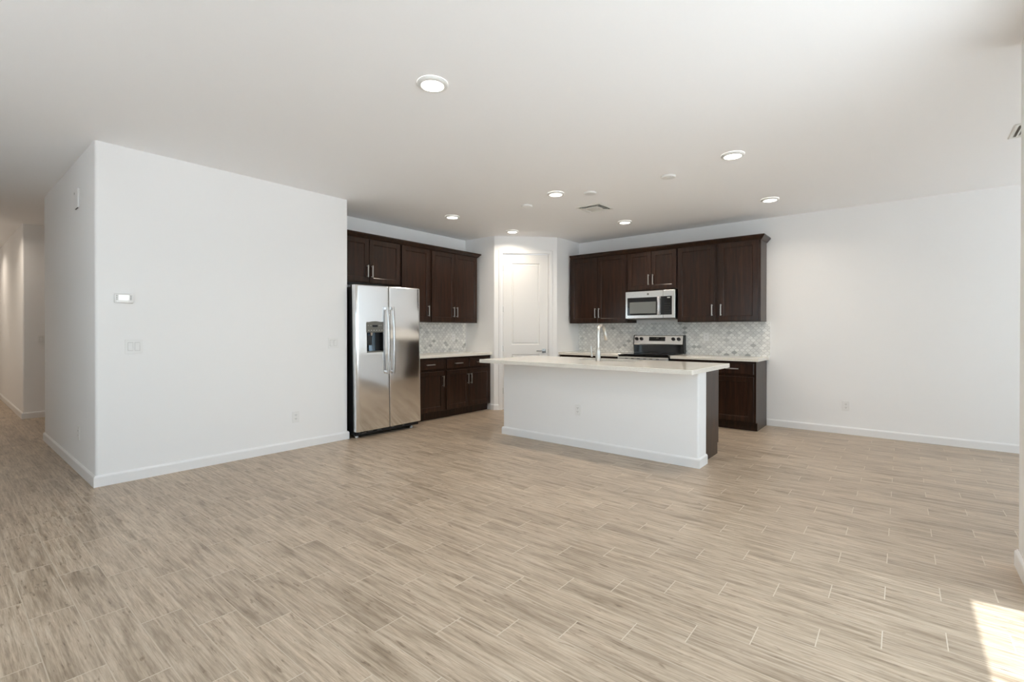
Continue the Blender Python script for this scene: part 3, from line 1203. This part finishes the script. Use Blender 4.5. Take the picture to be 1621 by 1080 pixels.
# ------------------------------------------------------------------ microwave over the range (local: front at y = 0)
MW = thing('microwave', 'stainless over-the-range microwave mounted above the range', 'microwave', (6.625, 3.2135, 1.432), RX)
MWW, MWH = 0.752, 0.398
put('case', bx(0.004, MWW - 0.004, 0.030, 0.405, 0.002, MWH - 0.001, 0.002), M['black'], MW)
md = put('door', bx(0.0, 0.575, 0.0, 0.029, 0.0, MWH, 0.004), M['steel'], MW)
put('door_frame', bx(0.031, 0.492, -0.002, 0.004, 0.046, 0.306, 0.001), M['blackgloss'], md)
put('window', bx(0.068, 0.474, -0.0032, 0.002, 0.072, 0.240, 0.0008), M['greywin'], md)
bm = bx(0.500, 0.540, -0.036, -0.020, 0.044, 0.312, 0.006)
box(bm, 0.508, 0.532, -0.022, 0.002, 0.050, 0.076, 0.002)
box(bm, 0.508, 0.532, -0.022, 0.002, 0.280, 0.306, 0.002)
put('handle', bm, M['handle'], md, True)
bm = lathe(bmesh.new(), [(0.0, 0.002), (0.013, 0.002), (0.015, 0.0012), (0.016, 0.0)], 24, Matrix.Rotation(PI / 2, 4, 'X'))
put('badge', bm, M['greypanel'], md, True, loc=(0.352, 0.0, 0.352))
ms = put('control_side', bx(0.5775, MWW, 0.0, 0.029, 0.0, MWH, 0.004), M['steel'], MW)
put('control_panel', bx(0.545, 0.706, -0.0015, 0.004, 0.048, 0.312, 0.001), M['blackgloss'], ms)
put('clock_display', bx(0.640, 0.680, -0.0028, -0.0015, 0.283, 0.297), M['mark'], ms)
for r in range(5):
    for c in range(4):
        if r == 2 and c == 3:
            continue
        put('button', bx(0.600 + c * 0.024, 0.609 + c * 0.024, -0.0026, -0.0015, 0.070 + r * 0.034, 0.0735 + r * 0.034), M['greypanel'], ms)
put('underside_vent', bx(0.02, MWW - 0.02, 0.035, 0.38, -0.012, 0.0015), M['greypanel'], MW)

# ------------------------------------------------------------------ range
RG = thing('electric_range', 'black and stainless electric range against the tiled wall', 'range', (6.375, 3.211, 0.0), RX)
RW = 0.757
put('body', bx(0.003, RW - 0.003, 0.020, 0.600, 0.010, 0.895, 0.003), M['black'], RG)
put('cooktop', bx(0.0, RW, -0.012, 0.545, 0.8955, 0.917, 0.005), M['blackgloss'], RG)
od = put('oven_door', bx(0.006, RW - 0.006, -0.022, 0.018, 0.215, 0.878, 0.006), M['satin_steel'], RG)
put('oven_window', bx(0.14, RW - 0.14, -0.0245, -0.018, 0.36, 0.66, 0.001), M['blackgloss'], od)
for q in range(6):
    put('vent_slot', bx(0.125 + q * 0.092, 0.165 + q * 0.092, -0.0235, -0.0215, 0.852, 0.859), M['dark'], od)
bm = tube(bmesh.new(), [(0.07, -0.062, 0.775), (RW - 0.07, -0.062, 0.775)], 0.011, 12)
for xx in (0.09, RW - 0.09):
    box(bm, xx - 0.01, xx + 0.01, -0.058, -0.02, 0.767, 0.783, 0.002)
put('handle', bm, M['handle'], od, True)
put('storage_drawer', bx(0.006, RW - 0.006, -0.020, 0.018, 0.055, 0.205, 0.005), M['steel'], RG)
for xx in (0.05, RW - 0.05):
    for yy in (0.06, 0.55):
        put('foot', lathe(bmesh.new(), [(0.0, 0.0), (0.018, 0.0), (0.018, 0.011), (0.0, 0.011)], 12), M['black'], RG, loc=(xx, yy, 0.0005))
# backguard: profile extruded across the width
bm = bmesh.new()
prof = [(0.555, 0.918), (0.560, 1.020), (0.545, 1.026), (0.640, 1.026), (0.640, 0.918)]
lo = [bm.verts.new((-0.004, y, z)) for y, z in [(0.560, 0.9175), (0.564, 1.045), (0.642, 1.045), (0.642, 0.9175)]]
hi = [bm.verts.new((RW + 0.004, v.co.y, v.co.z)) for v in lo]
for i in range(4):
    bm.faces.new((lo[i], lo[(i + 1) % 4], hi[(i + 1) % 4], hi[i]))
bm.faces.new(lo[::-1])
bm.faces.new(hi)
put('backguard', bm, M['blackgloss'], RG)
prof = [(0.540, 1.040), (0.536, 1.052), (0.560, 1.176), (0.568, 1.184), (0.642, 1.184), (0.642, 1.0455), (0.565, 1.0455)]
bm = bmesh.new()
lo = [bm.verts.new((0.004, y, z)) for y, z in prof]
hi = [bm.verts.new((RW - 0.004, y, z)) for y, z in prof]
for i in range(len(prof)):
    j = (i + 1) % len(prof)
    bm.faces.new((lo[i], lo[j], hi[j], hi[i]))
bm.faces.new(lo[::-1])
bm.faces.new(hi)
bg_ = put('control_fascia', bm, M['steel'], RG)
SL = math.atan2(0.024, 0.124)
for xx in (-0.0125, RW - 0.0035):
    bm = bmesh.new()
    pr = [(0.548, 1.036), (0.542, 1.052), (0.564, 1.180), (0.572, 1.188), (0.642, 1.188), (0.642, 0.9175), (0.562, 0.9175)]
    lo = [bm.verts.new((xx, y, z)) for y, z in pr]
    hi = [bm.verts.new((xx + 0.008 if xx < 0 else xx + 0.012, y, z)) for y, z in pr]
    for i in range(len(pr)):
        j = (i + 1) % len(pr)
        bm.faces.new((lo[i], lo[j], hi[j], hi[i]))
    bm.faces.new(lo[::-1])
    bm.faces.new(hi)
    put('end_cap', bm, M['black'], RG)
fy_ = lambda z: 0.536 + (z - 1.052) / 0.124 * 0.024
rot = Matrix.Rotation(SL, 4, 'X')
Rk = Matrix.Rotation(PI / 2 + SL * -1, 4, 'X')
for q, xx in enumerate((0.042, 0.118, 0.612, 0.692)):
    bm = lathe(bmesh.new(), [(0.0, 0.030), (0.018, 0.030), (0.0215, 0.026), (0.023, 0.006), (0.026, 0.003), (0.026, 0.0)], 20, Matrix.Rotation(PI / 2 - SL, 4, 'X'))
    put('knob', bm, M['black'], bg_, True, loc=(xx, fy_(1.128) - 0.0005, 1.128))
t = bx(0.0, 0.250, -0.002, 0.001, -0.031, 0.031, 0.0008, 1)
bmesh.ops.transform(t, matrix=Matrix.Rotation(-SL, 4, 'X'), verts=t.verts)
dp = put('display', t, M['blackgloss'], bg_, loc=(0.240, fy_(1.128) - 0.0005, 1.128))
def display_mark(*a):
    t = bx(*a)
    bmesh.ops.transform(t, matrix=Matrix.Rotation(-SL, 4, 'X'), verts=t.verts)
    put('display_mark', t, M['greypanel'], dp)


display_mark(0.105, 0.148, -0.0030, -0.0021, 0.006, 0.020)
for r, zz in enumerate((-0.020, 0.010)):
    for c in range(8):
        if r == 1 and 2 < c < 6:
            continue
        display_mark(0.020 + c * 0.029, 0.029 + c * 0.029, -0.0028, -0.0021, zz, zz + 0.005)

# ------------------------------------------------------------------ wall plates
def plate_bm(w, h, t=0.005):
    return bx(-w / 2, w / 2, -t, 0, -h / 2, h / 2, 0.0025)


def outlet(label, loc, rz, group='white wall outlets'):
    r = thing('wall_outlet', label, 'outlet', loc, rz, group)
    put('plate', plate_bm(0.073, 0.118), M['plastic'], r)
    for s in (1, -1):
        bm = bx(-0.0165, 0.0165, -0.0068, -0.0045, s * 0.0195 - 0.0135, s * 0.0195 + 0.0135, 0.002)
        rc = put('receptacle', bm, M['plastic'], r)
        bm = bmesh.new()
        for xx in (-0.0065, 0.0065):
            box(bm, xx - 0.0013, xx + 0.0013, -0.0072, -0.0066, s * 0.0195 - 0.002, s * 0.0195 + 0.007)
        box(bm, -0.0022, 0.0022, -0.0072, -0.0066, s * 0.0195 - 0.010, s * 0.0195 - 0.006)
        put('socket_holes', bm, M['slot'], rc)
    return r


o1 = outlet('white outlet low on the long wall left of the refrigerator', (2.446, YL - 0.0005, 0.337), 0)
EPS = 0.0005
dup(o1, (XH - EPS, 5.57, 0.345), -PI / 2, 'white outlet low on the narrow hall side of the corner')
dup(o1, (IX0 - EPS, 2.684, 0.400), -PI / 2, 'white outlet in the front of the island half wall')
dup(o1, (XR - EPS, 0.522, 0.342), -PI / 2, 'white outlet low on the bare right wall')
dup(o1, (XR - 0.0105, 2.160, 1.165), -PI / 2, 'white outlet in the tile backsplash right of the range')
dup(o1, (XR - 0.0105, 3.810, 1.160), -PI / 2, 'white outlet in the tile backsplash behind the faucet')
dup(o1, (5.362, YB - 0.0105, 1.140), 0, 'white outlet in the small tile backsplash beside the refrigerator')


def switch(label, loc, rz, gangs=2):
    w = 0.073 + 0.046 * (gangs - 1)
    r = thing('light_switch', label, 'switch', loc, rz, 'white rocker light switches')
    put('plate', plate_bm(w, 0.118), M['plastic'], r)
    for g_ in range(gangs):
        cx = (g_ - (gangs - 1) / 2) * 0.046
        fr_ = put('rocker_frame', bx(cx - 0.0175, cx + 0.0175, -0.0056, -0.0045, -0.0345, 0.0345), M['groove'], r)
        bm = bmesh.new()
        s = 1 if g_ % 2 else -1
        pr = [(-0.0045, -0.0325), (-0.0065 - 0.003 * (s < 0), -0.0325), (-0.0062, 0.0), (-0.0065 - 0.003 * (s > 0), 0.0325), (-0.0045, 0.0325)]
        lo = [bm.verts.new((cx - 0.0158, y, z)) for y, z in pr]
        hi = [bm.verts.new((cx + 0.0158, y, z)) for y, z in pr]
        for i in range(5):
            bm.faces.new((lo[i], lo[(i + 1) % 5], hi[(i + 1) % 5], hi[i]))
        bm.faces.new(lo[::-1])
        bm.faces.new(hi)
        put('rocker', bm, M['plastic'], r)
    return r


s1 = switch('white double rocker switch below the thermostat', (1.082, YL - EPS, 1.108), 0)
dup(s1, (2.873, YL - EPS, 1.106), 0, 'white double rocker switch near the refrigerator end of the long wall')
switch('white rocker switch on the far wall down the hall', (1.030, 9.5495, 1.115), 0, 1)

th = thing('thermostat', 'white rectangular thermostat with a lit screen on the long wall', 'thermostat', (1.0145, YL - EPS, 1.503))
put('housing', bx(-0.062, 0.062, -0.024, 0, -0.039, 0.038, 0.007, 3), M['plastic'], th, True)
put('screen', bx(-0.035, 0.031, -0.0252, -0.022, -0.015, 0.026), M['lcd'], th)
put('cover_flap', bx(-0.052, 0.024, -0.0265, -0.020, -0.036, -0.020, 0.002), M['plastic'], th)
for sx_ in (-0.048, 0.043):
    for q in range(3):
        put('button', bx(sx_ - 0.004, sx_ + 0.005, -0.0258, -0.022, -0.012 + q * 0.014, -0.005 + q * 0.014, 0.001), M['groove'], th)

chm = thing('door_chime', 'small white door chime box high on the hall wall', 'chime', (XH - EPS, 5.60, 2.395), -PI / 2)
put('housing', bx(-0.075, 0.075, -0.013, 0, -0.085, 0.085, 0.005, 2), M['wall'], chm, True)
put('grille', bx(-0.050, 0.050, -0.011, -0.003, -0.0875, -0.0845), M['slot'], chm)
put('button', bx(-0.072, -0.052, -0.0142, -0.012, 0.045, 0.062, 0.002), M['groove'], chm)

# ------------------------------------------------------------------ ceiling fixtures
L0 = thing('recessed_light', 'largest lit recessed downlight nearest the camera on the ceiling', 'ceiling light', (1.942, 2.212, H), 0, 'recessed ceiling downlights')
bm = lathe(bmesh.new(), [(0.092, -0.0005), (0.092, -0.010), (0.089, -0.0145), (0.082, -0.0175), (0.070, -0.019), (0.068, -0.017)], 48)
put('trim_ring', bm, M['vent'], L0, True)
bm = lathe(bmesh.new(), [(0.0, -0.0180), (0.040, -0.0178), (0.069, -0.0172)], 48)
put('lens', bm, M['lamp'], L0, True)
ld = bpy.data.lights.new('lamp_light', 'AREA')
ld.shape = 'DISK'
ld.size = 0.13
ld.energy = 6.5
ld.color = (1.0, 0.87, 0.72)
ld.spread = math.radians(150)
lo_ = bpy.data.objects.new('lamp_light', ld)
COL.objects.link(lo_)
lo_.parent = L0
lo_.location = (0, 0, -0.021)
dup(L0, (4.334, 1.119, H), 0, 'lit recessed downlight on the ceiling near the island end, toward the bare right wall')
dup(L0, (4.335, 2.927, H), 0, 'lit recessed downlight between two flat discs over the island middle')
dup(L0, (6.050, 1.165, H), 0, 'lit recessed downlight nearest the bare right wall above the cabinet end')
dup(L0, (4.350, 4.564, H), 0, 'lit recessed downlight nearest the refrigerator and its cabinets')
dup(L0, (6.040, 2.942, H), 0, 'lit recessed downlight just in front of the cabinets over the microwave')
dup(L0, (5.549, 4.529, H), 0, 'smallest lit recessed downlight just in front of the pantry door')

dup(L0, (0.25, 9.4, H), 0, 'lit recessed downlight in the hall ceiling behind the corner')
dup(L0, (0.25, 12.0, H), 0, 'lit recessed downlight at the far end of the hall ceiling')

D0 = thing('ceiling_disc', 'white blank disc on the ceiling nearest the bare right wall', 'ceiling disc', (4.542, 1.756, H), 0, 'flat white ceiling discs')
bm = lathe(bmesh.new(), [(0.068, -0.0005), (0.068, -0.008), (0.060, -0.016), (0.030, -0.019), (0.0, -0.019)], 32)
put('cover', bm, M['plastic'], D0, True)
put('screw', lathe(bmesh.new(), [(0.0, -0.0175), (0.005, -0.0175), (0.006, -0.012)], 10), M['groove'], D0, loc=(-0.035, -0.030, 0))
dup(D0, (4.544, 2.620, H), 0, 'white blank disc on the ceiling just above the air vent')
dup(D0, (4.540, 3.482, H), 0, 'white blank disc on the ceiling nearest the refrigerator side')


def vent(label, loc):
    r = thing('ceiling_vent', label, 'vent', loc, 0, 'square ceiling air vents')
    S = 0.168
    sq = lambda bm, a, z: [bm.verts.new((x * a, y * a, z)) for x, y in ((-1, -1), (1, -1), (1, 1), (-1, 1))]

    def bands(bm, rows):
        L_ = [sq(bm, a, z) for a, z in rows]
        for p, q in zip(L_, L_[1:]):
            for i in range(4):
                bm.faces.new((p[i], p[(i + 1) % 4], q[(i + 1) % 4], q[i]))
        return L_
    bm = bmesh.new()
    bands(bm, [(S, -0.0005), (S, -0.004), (S - 0.006, -0.007), (S - 0.022, -0.007), (S - 0.024, -0.0005)])
    put('frame', bm, M['vent'], r)
    bm = bmesh.new()
    bm.faces.new(sq(bm, S - 0.024, -0.0008))
    put('duct_opening', bm, M['cavity'], r)
    for a in (0.132, 0.112):
        bm = bmesh.new()
        bands(bm, [(a, -0.014), (a - 0.0012, -0.0145), (a - 0.017, -0.0022), (a - 0.0158, -0.0018), (a, -0.014)])
        put('louver', bm, M['vent'], r)
    bm = bmesh.new()
    L_ = bands(bm, [(0.082, -0.0015), (0.088, -0.012), (0.084, -0.0145)])
    bm.faces.new(L_[-1])
    put('centre_plate', bm, M['vent'], r)
    return r


v0 = vent('square white air vent on the kitchen ceiling in front of the cabinets', (5.145, 2.905, H))
dup(v0, (5.160, -0.800, H), 0, 'white air vent on the ceiling half hidden behind the right wall edge')
